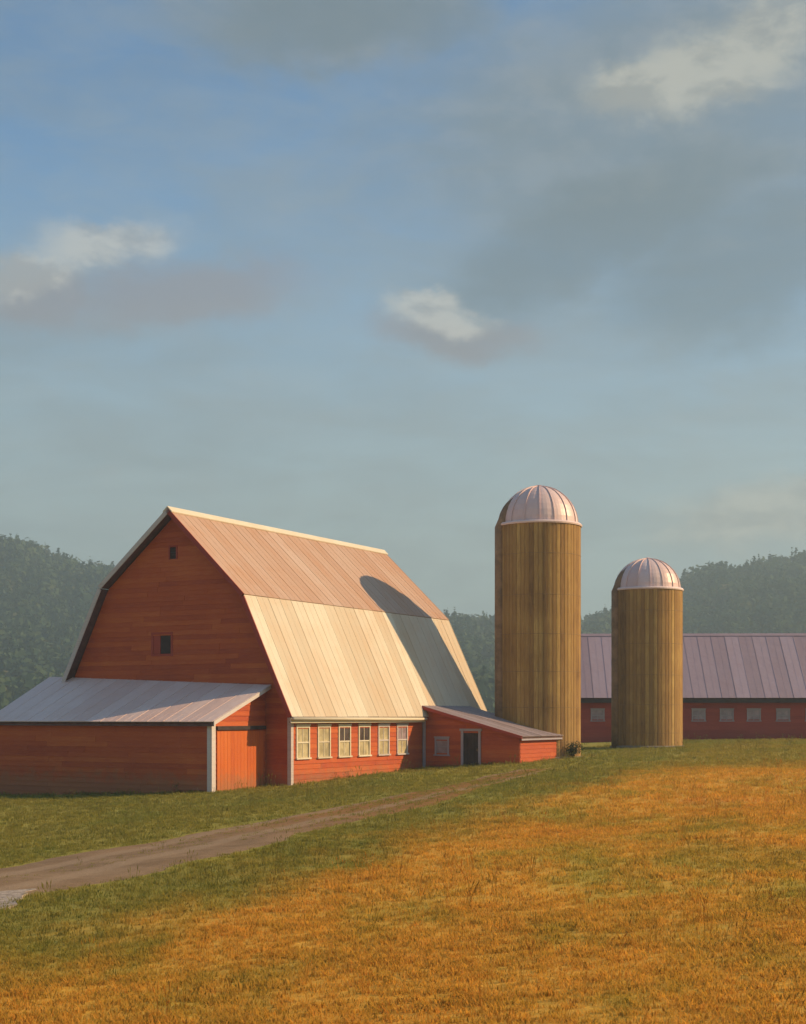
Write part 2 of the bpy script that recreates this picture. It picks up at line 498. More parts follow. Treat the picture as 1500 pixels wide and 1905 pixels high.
def clad_wall(parent, pl, outline, openings=(), name='wall', mat=RED, row=0.22, back=BACK, piece=(3.2, 5.2), thick=0.14):
    """wall part: a sheathing slab with every clapboard a piece of its own"""
    mb = MB()
    mb.prism([pl(s, z, -thick) for s, z in outline], pl.n * (thick - 0.004))
    wall = mb.build(name, back, parent)
    z0 = min(z for s, z in outline); z1 = max(z for s, z in outline)
    k = 0
    z = z0
    while z < z1 - 0.03:
        zt = min(z + row, z1 - 0.002)
        a = span(outline, z + 1e-4); b = span(outline, zt - 1e-4)
        if a is None or b is None: break
        segs = [(a[0], a[1], b[0], b[1])]
        mid = 0.5 * (z + zt)
        for (os0, os1, oz0, oz1) in openings:
            if oz0 < mid < oz1:
                nw = []
                for (p, q, r, t) in segs:
                    if q <= os0 or p >= os1: nw.append((p, q, r, t)); continue
                    if p < os0: nw.append((p, os0, r, os0))
                    if q > os1: nw.append((os1, q, os1, t))
                segs = nw
        for (p, q, r, t) in segs:
            L = q - p
            cuts = [p]
            x = p + random.uniform(0.4, 1.0) * piece[1]
            while x < q - 0.8:
                cuts.append(x); x += random.uniform(*piece)
            cuts.append(q)
            for i in range(len(cuts) - 1):
                c0, c1 = cuts[i], cuts[i + 1]
                b0 = r if i == 0 else c0; b1 = t if i == len(cuts) - 2 else c1
                if c1 - c0 < 0.04: continue
                g = 0.003
                ob = 0.034 + random.uniform(-0.004, 0.006); ot = 0.010
                dz = random.uniform(-0.006, 0.006)
                zb = z - 0.012 + (dz if z > z0 else 0)
                m = MB()
                m.hexa([pl(c0 + g, zb, 0), pl(c1 - g, zb, 0), pl(c1 - g, zb, ob), pl(c0 + g, zb, ob)],
                       [pl(b0 + g, zt, 0), pl(b1 - g, zt, 0), pl(b1 - g, zt, ot), pl(b0 + g, zt, ot)])
                m.build('board', mat, wall)
        z += row
    return wall

def roof_slope(parent, top0, top1, eav0, eav1, n, mat, deck_mat=SOFFIT, thick=0.10, name='roof', rib=0.016):
    """roof part: deck between four corners (top/eave at the start and end) with n standing-seam panels"""
    top0, top1, eav0, eav1 = map(Vector, (top0, top1, eav0, eav1))
    nrm = (top1 - top0).cross(eav0 - top0).normalized()
    if nrm.z < 0: nrm = -nrm
    mb = MB()
    dn = nrm * -thick
    mb.hexa([eav0 + dn, eav1 + dn, top1 + dn, top0 + dn], [eav0, eav1, top1, top0])
    deck = mb.build(name, deck_mat, parent)
    for i in range(n):
        f0, f1 = i / n, (i + 1) / n
        a = top0.lerp(top1, f0); b = top0.lerp(top1, f1)
        c = eav0.lerp(eav1, f0); d = eav0.lerp(eav1, f1)
        X = (b - a).normalized(); Yd = (c - a).normalized(); Z = X.cross(Yd).normalized()
        if Z.dot(nrm) < 0: Z = -Z
        M = Matrix((X, Yd, Z)).transposed().to_4x4(); M.translation = a
        Mi = M.inverted()
        la, lb, lc, ld = [Mi @ q for q in (a, b, c, d)]
        w = lb.x; h = 0.022
        m = MB()
        over = 0.03 + random.uniform(0, 0.012)
        sag = random.uniform(0, 0.006)
        def strip(f0, f1, z0, z1):
            p0 = la.lerp(lb, f0); p1 = la.lerp(lb, f1); q0 = lc.lerp(ld, f0); q1 = lc.lerp(ld, f1)
            q0 = q0 + Vector((0, over, 0)); q1 = q1 + Vector((0, over, 0))
            m.hexa([p0 + Vector((0, 0, z0)), p1 + Vector((0, 0, z0)), q1 + Vector((0, 0, z0)), q0 + Vector((0, 0, z0))],
                   [p0 + Vector((0, 0, z1)), p1 + Vector((0, 0, z1)), q1 + Vector((0, 0, z1)), q0 + Vector((0, 0, z1))])
        g = 0.004 / w
        strip(g, 1 - 0.045 / w, 0.004, h + sag)
        strip(1 - 0.042 / w, 1 - g, 0.004, h + rib)
        strip(0.5 - 0.03 / w, 0.5 + 0.03 / w, h + sag + 0.001, h + sag + 0.006)
        o = m.build('roof_panel', mat, deck)
        o.matrix_local = M
    return deck

def sash_window(parent, pl, sc, zc, w, h, frame_mat, up_mat, low_mat, label=None, name='window', mullion=True, sill=True):
    s0, s1, z0, z1 = sc - w / 2, sc + w / 2, zc - h / 2, zc + h / 2
    t = 0.085
    mb = MB()
    pl.box(mb, s0 - t, s0, z0 - 0.02, z1 + t, -0.02, 0.062)
    pl.box(mb, s1, s1 + t, z0 - 0.02, z1 + t, -0.02, 0.062)
    pl.box(mb, s0 - t - 0.03, s1 + t + 0.03, z1 + t + 0.001, z1 + t + 0.07, -0.02, 0.085)
    pl.box(mb, s0 + 0.001, s1 - 0.001, z1, z1 + t - 0.002, -0.02, 0.058)
    fr = mb.build(name, frame_mat, parent)
    if label: fr['label'] = label
    if sill:
        m = MB(); pl.box(m, s0 - t - 0.05, s1 + t + 0.05, z0 - 0.09, z0 - 0.022, -0.02, 0.11); m.build('sill', frame_mat, fr)
    m = MB(); pl.box(m, s0 + 0.001, s1 - 0.001, zc - 0.03, zc + 0.03, -0.02, 0.045); m.build('sash_rail', frame_mat, fr)
    if mullion:
        m = MB()
        pl.box(m, sc - 0.018, sc + 0.018, zc + 0.032, z1 - 0.002, -0.02, 0.032)
        pl.box(m, sc - 0.018, sc + 0.018, z0 + 0.002, zc - 0.032, -0.02, 0.032)
        m.build('muntin', frame_mat, fr)
    m = MB(); pl.box(m, s0 + 0.002, s1 - 0.002, zc + 0.02, z1 - 0.001, -0.03, 0.014); m.build('pane', up_mat, fr)
    m = MB(); pl.box(m, s0 + 0.002, s1 - 0.002, z0 - 0.02, zc - 0.02, -0.03, 0.012); m.build('pane', low_mat, fr)
    return fr

# ------------------------------------------------------------------ ground
def build_ground():
    def axis(lo, a, b, hi, step):
        fine = np.arange(a, b + 1e-6, step)
        left = a - np.geomspace(step, a - lo, 26)[::-1] if lo < a else []
        right = b + np.geomspace(step, hi - b, 30)
        return np.concatenate([left, fine, right])
    xs = axis(-1250, -42, 48, 1250, 0.6)
    ys = axis(-300, 4, 118, 1450, 0.6)
    X, Y = np.meshgrid(xs, ys)
    Z = ground_z(X, Y)
    nx, ny = len(xs), len(ys)
    co = np.stack([X, Y, Z], -1).reshape(-1, 3)
    i = np.arange(nx * ny).reshape(ny, nx)
    quads = np.stack([i[:-1, :-1], i[:-1, 1:], i[1:, 1:], i[1:, :-1]], -1).reshape(-1, 4)
    me = fast_mesh('ground', co, quads)
    me.polygons.foreach_set('use_smooth', [True] * len(me.polygons))
    structure(link('ground', me, MATS['meadow_soil']))

def fast_mesh(name, co, faces):
    """numpy verts and equal-sided faces to a mesh"""
    me = bpy.data.meshes.new(name)
    k = faces.shape[1]; nf = len(faces)
    me.vertices.add(len(co)); me.vertices.foreach_set('co', co.astype(np.float32).ravel())
    me.loops.add(nf * k); me.loops.foreach_set('vertex_index', faces.astype(np.int32).ravel())
    me.polygons.add(nf)
    me.polygons.foreach_set('loop_start', np.arange(nf, dtype=np.int32) * k)
    me.update(calc_edges=True); me.validate()
    return me
build_ground()

def lane_halfwidth(l):
    return 2.35 + 0.22 * np.sin(l * 0.41) + 0.13 * np.sin(l * 1.13 + 1) - np.clip((l - 6) / 28, 0, 1) * 1.5
def build_lane():
    ls = np.arange(-16, 39.5, 0.5)
    fr = np.array([-1.0, -0.8, -0.55, -0.3, 0, 0.3, 0.55, 0.8, 1.0])
    co = []; 
    for l in ls:
        hw = float(lane_halfwidth(l))
        for f in fr:
            jit = (0.16 * math.sin(l * 2.3 + f * 5) + 0.1 * math.sin(l * 5.1)) if abs(f) == 1 else 0
            s = f * hw + jit
            p = ROAD_P + ROAD_D * l + ROAD_N * (s + 0.55 * math.sin(l * 0.09))
            rut = -0.018 if 0.25 < abs(f) < 0.6 else 0.0
            zz = gz(*p) + (-0.03 if abs(f) == 1 else 0.030 + rut)
            co.append((p[0], p[1], zz))
    co = np.array(co); nf = len(fr); n = len(ls)
    i = np.arange(n * nf).reshape(n, nf)
    q = np.stack([i[:-1, :-1], i[:-1, 1:], i[1:, 1:], i[1:, :-1]], -1).reshape(-1, 4)
    me = fast_mesh('dirt_lane', co, q)
    me.polygons.foreach_set('use_smooth', [True] * len(me.polygons))
    structure(link('dirt_lane', me, MATS['lane_dirt']))
build_lane()

# ------------------------------------------------------------------ hills with their wood
HILL_PX = [(-1400, 1120), (-900, 1050), (-500, 1012), (-200, 1005), (0, 1017), (100, 1032), (200, 1060), (320, 1092), (450, 1122), (700, 1152), (880, 1166),
           (1000, 1168), (1085, 1162), (1140, 1142), (1200, 1112), (1270, 1082), (1340, 1062), (1420, 1047), (1500, 1038), (1700, 1024), (2000, 1040), (2600, 1110)]
HX = np.array([p[0] for p in HILL_PX]); HY = np.array([p[1] for p in HILL_PX])
def hill_z(x, y):
    """wooded ridge about 900 m away"""
    x = np.asarray(x, float); y = np.asarray(y, float)
    px = 750 + FPX * x / 900.0
    crest = (1333 - sum(np.interp(px + d, HX, HY) for d in (-50, -25, 0, 25, 50)) / 5) / FPX * 900 + EYE - 12.0
    crest = crest + 1.6 * np.sin(x * 0.045) + 1.2 * np.sin(x * 0.11 + 1)
    t = np.clip((y - 430) / (900 - 430), 0, 1)
    up = t * t * (3 - 2 * t)
    t2 = np.clip((y - 900) / 420, 0, 1)
    down = 1 - 0.75 * t2 * t2 * (3 - 2 * t2)
    wob = 1 + 0.10 * np.sin(x * 0.021 + y * 0.008) * np.sin(y * 0.017 + x * 0.004) * (up * (1 - up) * 4)
    return -0.6 + crest * up * down * wob
def build_hills():
    xs = np.arange(-760, 761, 14.0); ys = np.arange(420, 1321, 14.0)
    X, Y = np.meshgrid(xs, ys); Z = hill_z(X, Y)
    co = np.stack([X, Y, Z], -1).reshape(-1, 3)
    i = np.arange(X.size).reshape(X.shape)
    q = np.stack([i[:-1, :-1], i[:-1, 1:], i[1:, 1:], i[1:, :-1]], -1).reshape(-1, 4)
    me = fast_mesh('hills', co, q)
    me.polygons.foreach_set('use_smooth', [True] * len(me.polygons))
    structure(link('hills', me, plain('forest_floor', (0.05, 0.06, 0.025), 0.95, 0.3, 0.05)))
    # the wood on it: crowns of small leaf clumps that read as one mass
    n = 6600
    y = np.sqrt(RNG.uniform(440 ** 2, 960 ** 2, n)); r = RNG.uniform(-0.36, 0.36, n)
    x = r * y
    z = hill_z(x, y)
    H = RNG.uniform(7, 17, n); R = H * RNG.uniform(0.30, 0.5, n); tint = RNG.uniform(0, 1, n)
    cone = (RNG.uniform(size=n) < 0.28); R = np.where(cone, R * 0.55, R); H = np.where(cone, H * 1.15, H); tint = np.where(cone, tint * 0.25, tint)
    K = 120
    d = RNG.normal(size=(n, K, 3)); d /= np.linalg.norm(d, axis=-1, keepdims=True)
    rr = RNG.uniform(0.55, 1.0, (n, K, 1)) ** 0.6
    lump = 1 + 0.22 * np.sin(d[..., 0:1] * 5 + tint[:, None, None] * 30) * np.sin(d[..., 2:3] * 4 + d[..., 1:2] * 5)
    c = d * rr * lump * np.stack([R, R, H * 0.46], -1)[:, None, :]
    taper = np.where(cone[:, None], 1.15 - 0.95 * np.clip(c[..., 2] / (H * 0.46)[:, None] * 0.5 + 0.5, 0, 1), 1.0)
    c[..., :2] *= taper[..., None]
    c[..., 2] += (H * 0.54)[:, None]
    c += np.stack([x, y, z], -1)[:, None, :]
    size = (R[:, None] * RNG.uniform(0.16, 0.30, (n, K)))[..., None]
    # clump faces turned roughly outward
    nrm = d + RNG.normal(scale=0.55, size=d.shape); nrm /= np.linalg.norm(nrm, axis=-1, keepdims=True)
    t1 = np.cross(nrm, RNG.normal(size=d.shape)); t1 /= np.linalg.norm(t1, axis=-1, keepdims=True)
    t2 = np.cross(nrm, t1)
    v = np.stack([c + t1 * size, c + t2 * size * 0.8, c - t1 * size * 0.9, c - t2 * size * 0.7], 2).reshape(-1, 3)
    f = np.arange(len(v)).reshape(-1, 4)
    me = fast_mesh('forest', v, f)
    a = me.attributes.new('tint', 'FLOAT', 'POINT')
    tt = np.repeat(np.clip(tint[:, None] + RNG.normal(scale=0.12, size=(n, K)), 0, 1).ravel(), 4)
    a.data.foreach_set('value', tt.astype(np.float32))
    o = link('forest', me, FOREST)
    structure(o, 'stuff')
    o['label'] = 'dark green woods covering the hills behind the farm'
    o['category'] = 'forest'
build_hills()

# ------------------------------------------------------------------ the big barn
OX, OY, YAW = -10.475, 65.956, 0.497
AX = Vector((math.sin(YAW), math.cos(YAW), 0)); NX = Vector((math.cos(YAW), -math.sin(YAW), 0))
def farm(u, t):
    p = Vector((OX, OY, 0)) + NX * u + AX * t
    return p.x, p.y
L = 19.7
P_R = [(0, 12.26), (4.07, 8.31), (6.52, 3.01)]
P_L = [(0, 12.26), (-3.95, 8.95), (-6.95, 3.0)]
WT = 0.5                       # gable wall sits back under the roof edge
def build_barn():
    b = thing('barn', 'large red gambrel barn with a pale metal roof and a row of six windows', 'barn', (OX, OY, 0), -YAW)
    ins = 0.22
    def inset(p, k):
        return (p[0] - math.copysign(k, p[0]) if p[0] else 0, p[1])
    outline = [(-6.55, -0.6), (6.17, -0.6), (6.17, 3.35), (3.93, 8.20), (0, 12.02), (-3.80, 8.84), (-6.55, 3.35)]
    front = Plane((0, WT, 0), (1, 0, 0), (0, -1, 0))
    clad_wall(b, front, outline, [(-1.28, -0.12, 5.82, 6.72), (-0.30, 0.14, 10.1, 10.62)], 'gable_wall')
    # far end and far side are plain slabs: nothing of them shows
    MB().prism([(s, L - 0.4, z) for s, z in outline], (0, -0.14, 0)).build('gable_wall', BACK, b)
    MB().box(-6.55, -6.41, WT + 0.145, L - 0.545, -0.6, 3.3).build('side_wall', BACK, b)
    side = Plane((6.17, 0, 0), (0, 1, 0), (1, 0, 0))
    so = [(WT + 0.02, -0.6), (L - 0.4, -0.6), (L - 0.4, 3.1), (WT + 0.02, 3.1)]
    ts = [1.42, 3.17, 4.95, 6.75, 8.6, 10.45]
    clad_wall(b, side, so, [(t - 0.58, t + 0.58, 1.18, 2.56) for t in ts], 'side_wall')
    kinds = [(PANE_PALE, PANE_PALE, CREAM), (PANE_PALE, PANE_PALE, CREAM), (PANE_DARK, PANE_PALE, CREAM),
             (PANE_DARK, PANE_PALE, CREAM), (PANE_PALE, PANE_PALE, TRIM), (PANE_LILAC, PANE_PALE, TRIM)]
    labs = ['pale window nearest the barn corner', 'second pale window from the barn corner', 'window with dark upper sash nearer the corner',
            'window with dark upper sash farther from the corner', 'pale window with white frame', 'window half in shadow by the shed']
    for t, (a, c, fm), lab in zip(ts, kinds, labs):
        sash_window(b, side, t, 1.87, 0.92, 1.28, fm, a, c, lab)
    # loft hatch and peak vent
    m = MB()
    for q in ((-1.30, -1.20, 5.72, 6.80), (-0.20, -0.10, 5.72, 6.80), (-1.195, -0.205, 6.70, 6.795), (-1.195, -0.205, 5.725, 5.82)):
        front.box(m, *q, -0.02, 0.05)
    h = m.build('loft_hatch', REDDARK, b); h['label'] = 'dark loft opening in the shaded gable'
    m = MB(); front.box(m, -1.19, -0.80, 5.83, 6.69, -0.03, 0.02); m.build('shutter', REDDARK, h)
    m = MB(); front.box(m, -0.795, -0.21, 5.83, 6.69, -0.03, -0.002); m.build('opening', DARKWOOD, h)  # solid dark panel, its colour standing in for the unlit loft inside
    m = MB()
    for q in ((-0.32, -0.25, 10.05, 10.68), (0.09, 0.16, 10.05, 10.68), (-0.245, 0.085, 10.61, 10.675)):
        front.box(m, *q, -0.02, 0.05)
    v = m.build('peak_vent', REDDARK, b)
    for k in range(4):
        z = 10.1 + k * 0.125
        MB().hexa([front(-0.245, z, -0.01), front(0.085, z, -0.01), front(0.085, z - 0.03, 0.03), front(-0.245, z - 0.03, 0.03)],
                  [front(-0.245, z + 0.09, -0.01), front(0.085, z + 0.09, -0.01), front(0.085, z + 0.07, 0.03), front(-0.245, z + 0.07, 0.03)]).build('slat', DARKWOOD, v)
    # roof
    def pt(p, t, dz=0):
        return (p[0], t, p[1] + dz)
    roof_slope(b, pt(P_R[0], 0), pt(P_R[0], L), pt(P_R[1], 0), pt(P_R[1], L), 21, ROOF_UP)
    roof_slope(b, pt(P_R[1], 0, -0.045), pt(P_R[1], L, -0.045), pt(P_R[2], 0), pt(P_R[2], L), 21, ROOF_LOW)
    roof_slope(b, pt(P_L[0], 0), pt(P_L[0], L), pt(P_L[1], 0), pt(P_L[1], L), 21, ROOF_UP)
    roof_slope(b, pt(P_L[1], 0, -0.09), pt(P_L[1], L, -0.09), pt(P_L[2], 0), pt(P_L[2], L), 21, ROOF_LEAN)
    m = MB()
    m.prism([(0, -0.06, 12.38), (0.26, -0.06, 12.13), (0.24, -0.06, 12.085), (0, -0.06, 12.31), (-0.24, -0.06, 12.11), (-0.26, -0.06, 12.155)], (0, L + 0.12, 0))
    m.build('ridge_cap', CREAM, b)
    # rake boards along the front roof edge, four straight pieces
    def rake(p, q, mat, t=0.0, w=0.20, th=0.045):
        p = Vector((p[0], 0, p[1])); q = Vector((q[0], 0, q[1]))
        d = (q - p).normalized(); nn = Vector((-d.z, 0, d.x))
        if nn.z < 0: nn = -nn
        p = p + nn * 0.035; q = q + nn * 0.035
        poly = [p, q, q - nn * w, p - nn * w]
        MB().prism([v + Vector((0, t - th - 0.004, 0)) for v in poly], (0, th, 0)).build('rake_board', mat, b)
    for s in (P_R, P_L):
        rake(s[0], s[1], TRIM if s is P_L else REDDARK)
        rake((s[1][0], s[1][1] - 0.09), s[2], TRIM if s is P_L else REDDARK)
    # fascia and gutter along the lit eave, stopping at the shed
    m = MB(); m.box(6.44, 6.50, 0.01, 12.3, 2.72, 2.94); m.build('fascia', CREAM, b)
    m = MB(); m.tube([(6.60, 0.02, 2.90), (6.60, 6, 2.89), (6.60, 12.25, 2.87)], 0.075, 8); m.build('gutter', CREAM, b, True)
    m = MB(); m.box(6.20, 6.44, 0.3, 12.3, 2.74, 2.78); m.build('soffit', SOFFIT, b)
    # corner boards
    m = MB(); m.box(6.17, 6.215, WT - 0.05, WT + 0.15, -0.5, 2.74); m.box(6.03, 6.168, WT - 0.05, WT - 0.002, -0.5, 3.3); m.build('corner_board', TRIM, b)
    m = MB(); m.box(-6.6, 6.20, WT - 0.02, L - 0.42, -0.8, -0.02); m.build('footing', CONCRETE, b)
    return b
build_barn()

# ------------------------------------------------------------------ lean-to in front of the gable
def build_lean_to():
    b = thing('lean_to', 'low red lean-to with a sloping metal roof in front of the barn gable', 'shed', (OX, OY, 0), -YAW)
    UR, UL = 4.89, -7.3
    TF = -3.50
    ZE, ZR, ZL = 2.80, 4.34, 4.85          # eave, top at the right end, top at the left end
    fr = Plane((0, TF, 0), (1, 0, 0), (0, -1, 0))
    clad_wall(b, fr, [(UL + 0.2, -0.7), (UR, -0.7), (UR, ZE - 0.08), (UL + 0.2, ZE - 0.08)], (), 'front_wall')
    en = Plane((UR, 0, 0), (0, 1, 0), (1, 0, 0))
    clad_wall(b, en, [(TF + 0.02, -0.7), (WT - 0.06, -0.7), (WT - 0.06, ZR - 0.16), (TF + 0.02, ZE - 0.06)], [(-3.2, 0.28, -0.6, 2.42)], 'end_wall')
    MB().prism([(UL + 0.2, TF + 0.16, -0.7), (UL + 0.2, WT - 0.06, -0.7), (UL + 0.2, WT - 0.06, ZL - 0.2), (UL + 0.2, TF + 0.16, ZE - 0.1)], (0.14, 0, 0)).build('end_wall', BACK, b)
    roof_slope(b, (UL, WT - 0.045, ZL), (UR + 0.28, WT - 0.045, ZR), (UL, TF - 0.24, ZE - 0.02), (UR + 0.28, TF - 0.24, ZE - 0.02), 15, ROOF_LEAN, thick=0.09)
    # sliding door: vertical planks hung on a dark rail
    d = MB(); en.box(d, -3.16, 0.24, -0.55, 2.40, 0.004, 0.03); door = d.build('sliding_door', REDV, b)
    n = 14
    for i in range(n):
        a = -3.16 + 3.40 * i / n
        m = MB(); en.box(m, a + 0.005, a + 3.40 / n - 0.005, -0.5, 2.39, 0.031, 0.052 + random.uniform(-.004, .004)); m.build('plank', REDV, door)
    m = MB(); en.box(m, -3.22, 0.34, 2.44, 2.60, 0.002, 0.13); m.build('door_rail', DARKWOOD, b)
    m = MB(); m.box(UR + 0.036, UR + 0.075, TF - 0.07, TF + 0.20, -0.5, ZE - 0.05); m.box(UR - 0.16, UR + 0.03, TF - 0.075, TF - 0.036, -0.5, ZE - 0.12)
    m.build('corner_board', TRIM, b)
    # rake board on the lit end, fascia on the eave
    p = Vector((UR + 0.285, WT - 0.06, ZR + 0.03)); q = Vector((UR + 0.285, TF - 0.25, ZE + 0.01))
    MB().prism([p, q, q - Vector((0, 0, 0.17)), p - Vector((0, 0, 0.17))], (0.04, 0, 0)).build('rake_board', TRIM, b)
    MB().box(UL, UR + 0.28, TF - 0.225, TF - 0.19, ZE - 0.20, ZE - 0.115).build('fascia', SOFFIT, b)
build_lean_to()

# ------------------------------------------------------------------ small shed on the lit side
def build_shed():
    b = thing('shed', 'small red shed with a dark doorway and grey roof beside the tall silo', 'shed', (OX, OY, 0), -YAW)
    U0, U1, T0, T1 = 6.22, 11.50, 12.60, 17.5
    ZT, ZE = 3.50, 2.05
    fr = Plane((0, T0, 0), (1, 0, 0), (0, -1, 0))
    out = [(U0, -0.2), (U1, -0.2), (U1, ZE - 0.02), (6.42, ZT - 0.10), (U0, 3.0)]
    clad_wall(b, fr, out, [(8.45, 9.35, -0.2, 2.16), (6.98, 7.62, 1.12, 1.86)], 'front_wall', RED, 0.2)
    en = Plane((U1, 0, 0), (0, 1, 0), (1, 0, 0))
    clad_wall(b, en, [(T0 + 0.02, -0.2), (T1, -0.2), (T1, ZE - 0.06), (T0 + 0.02, ZE - 0.06)], (), 'end_wall', RED, 0.2)
    MB().prism([(s, T1 - 0.002, z) for s, z in out], (0, -0.14, 0)).build('back_wall', BACK, b)
    sl = (ZT - ZE) / (U1 - U0)
    roof_slope(b, (6.30, T0 - 0.28, ZT + 0.02), (6.30, T1 + 0.2, ZT + 0.02), (U1 + 0.25, T0 - 0.28, ZE - 0.02), (U1 + 0.25, T1 + 0.2, ZE - 0.02), 7, ROOF_GREY, thick=0.09)
    p = Vector((6.15, T0 - 0.287, ZT + 0.06)); q = Vector((U1 + 0.26, T0 - 0.287, ZE + 0.005))
    MB().prism([p, q, q - Vector((0, 0, 0.15)), p - Vector((0, 0, 0.15))], (0, -0.04, 0)).build('rake_board', REDDARK, b)
    MB().box(U1 + 0.20, U1 + 0.245, T0 - 0.28, T1 + 0.18, ZE - 0.21, ZE - 0.125).build('fascia', GREYTRIM, b)
    m = MB(); fr.box(m, U0 + 0.02, U0 + 0.17, -0.2, 2.9, 0.036, 0.075); m.build('corner_board', GREYTRIM, b)
    # doorway
    m = MB()
    fr.box(m, 8.36, 8.49, -0.2, 2.28, -0.02, 0.07); fr.box(m, 9.31, 9.44, -0.2, 2.28, -0.02, 0.07); fr.box(m, 8.30, 9.50, 2.281, 2.40, -0.02, 0.09)
    d = m.build('door_frame', GREYTRIM, b)
    m = MB(); fr.box(m, 8.50, 9.30, -0.2, 2.27, -0.10, -0.004); m.build('door', DARKWOOD, b)
    for k in range(4):
        a = 8.505 + k * 0.2
        m = MB(); fr.box(m, a, a + 0.19, 0.2, 2.25, -0.003, 0.010); m.build('plank', DARKWOOD, b.children[-1])
    m = MB(); fr.box(m, 9.22, 9.26, 1.30, 1.42, 0.011, 0.05); m.build('handle', IRON, d)
    sash_window(b, fr, 7.30, 1.49, 0.62, 0.72, GREYTRIM, PANE_LILAC, PANE_LILAC, mullion=False)
    MB().box(U0, U1 - 0.02, T0 + 0.01, T1 - 0.2, -0.4, 0.3).build('footing', CONCRETE, b)
build_shed()

# ------------------------------------------------------------------ silos
def build_silo(label, x, y, r, z_top, dome_h, n_stave, hoop_step, chute_ang, dome_r):
    z0 = gz(x, y)
    b = thing('silo', label, 'silo', (x, y, z0), 0, 'silos')
    H = z_top - z0
    # inner wall
    seg = 48
    m = MB()
    ring = lambda rr, z: [(rr * math.cos(2 * math.pi * k / seg), rr * math.sin(2 * math.pi * k / seg), z) for k in range(seg)]
    ri = r - 0.10
    m.add(ring(ri, -0.6) + ring(ri, H - 0.01), [(k, (k + 1) % seg, seg + (k + 1) % seg, seg + k) for k in range(seg)] + [tuple(range(seg, 2 * seg))])
    wall = m.build('wall', BACK, b)
    # staves: one shared mesh, a shallow tongue shape with eased edges
    da = 2 * math.pi / n_stave
    hw = math.tan(da / 2) * r
    meshes = []
    for var in range(3):
        m = MB()
        bump = 0.006 * var
        e = hw - 0.004
        prof = [(-e + 0.004, ri - r), (e - 0.004, ri - r), (e, -0.010), (e - 0.014, 0.0 + bump), (0, 0.006 + bump), (-e + 0.014, bump), (-e, -0.010)]
        poly = [(r + q, s, -0.55) for s, q in prof]
        m.prism(poly, (0, 0, H + 0.55))
        me = mesh_from('stave', m.v, m.f)
        bm = bmesh.new(); bm.from_mesh(me); bmesh.ops.recalc_face_normals(bm, faces=bm.faces); bm.to_mesh(me); bm.free()
        me.materials.append(STAVE)
        meshes.append(me)
    for k in range(n_stave):
        o = link('stave', random.choice(meshes), None, wall)
        o.rotation_euler = (0, 0, k * da)
    # thin iron hoops
    z = 0.9
    hoop_me = None
    while z < H - 0.3:
        if hoop_me is None:
            m = MB(); tb = 6; sg = 64
            for k in range(sg):
                a = 2 * math.pi * k / sg
                for j in range(tb):
                    q = 2 * math.pi * j / tb
                    rr = r + 0.014 + 0.010 * math.cos(q)
                    m.v.append(Vector((rr * math.cos(a), rr * math.sin(a), 0.012 * math.sin(q))))
            for k in range(sg):
                for j in range(tb):
                    m.f.append((k * tb + j, ((k + 1) % sg) * tb + j, ((k + 1) % sg) * tb + (j + 1) % tb, k * tb + (j + 1) % tb))
            hoop_me = mesh_from('hoop', m.v, m.f, True); hoop_me.materials.append(IRON)
        o = link('hoop', hoop_me, None, b); o.location.z = z
        z += hoop_step * (0.86 + 0.28 * z / H)
    # dome: eave ring, inner shell and gores with raised seams
    m = MB(); sg = 64
    for (rr, zz) in ((ri, H - 0.02), (r + 0.07, H - 0.02), (r + 0.09, H + 0.05), (r + 0.03, H + 0.13), (ri, H + 0.13)):
        for k in range(sg):
            a = 2 * math.pi * k / sg
            m.v.append(Vector((rr * math.cos(a), rr * math.sin(a), zz)))
    for i in range(4):
        for k in range(sg):
            m.f.append((i * sg + k, i * sg + (k + 1) % sg, (i + 1) * sg + (k + 1) % sg, (i + 1) * sg + k))
    m.build('dome_rim', DOME, b, False)
    ng = 16; ga = 2 * math.pi / ng; rows = 10
    def dome_pt(f, a, off=0.0):
        th = f * math.pi / 2
        rr = (dome_r + off) * math.cos(th); zz = H + 0.10 + (dome_h + off) * math.sin(th)
        return Vector((rr * math.cos(a), rr * math.sin(a), zz))
    m = MB()
    for i in range(rows + 1):
        for k in range(ng * 2):
            m.v.append(dome_pt(min(i / rows, 0.985), 2 * math.pi * k / (ng * 2), -0.06))
    for i in range(rows):
        for k in range(ng * 2):
            j = (k + 1) % (ng * 2)
            m.f.append((i * ng * 2 + k, i * ng * 2 + j, (i + 1) * ng * 2 + j, (i + 1) * ng * 2 + k))
    dome = m.build('dome', DOME, b)
    m = MB()
    cols = [(-0.5, 0.0), (-0.25, 0.012), (0, 0.016), (0.25, 0.012), (0.44, 0.004), (0.44, 0.055), (0.5, 0.055), (0.5, 0.0)]
    for i in range(rows + 1):
        f = min(i / rows, 0.98)
        for (c, off) in cols:
            m.v.append(dome_pt(f, c * ga, off))
    nc = len(cols)
    for i in range(rows):
        for c in range(nc - 1):
            m.f.append((i * nc + c, i * nc + c + 1, (i + 1) * nc + c + 1, (i + 1) * nc + c))
    gme = mesh_from('dome_panel', m.v, m.f)
    for p in gme.polygons: p.use_smooth = False
    gme.materials.append(DOME)
    for k in range(ng):
        o = link('dome_panel', gme, None, dome); o.rotation_euler = (0, 0, k * ga + 0.13)
    m = MB(); m.tube([(0, 0, H + 0.09 + dome_h), (0, 0, H + 0.17 + dome_h), (0, 0, H + 0.20 + dome_h)], [0.17, 0.17, 0.05], 12)
    m.build('cap', DOME, b, False)
    # unloading chute: half-round shaft up the side, bending over on to the dome
    a = chute_ang
    dirv = Vector((math.cos(a), math.sin(a), 0))
    path = [dirv * (r + 0.03) + Vector((0, 0, z)) for z in (-0.4, H * 0.33, H * 0.66, H - 0.1)]
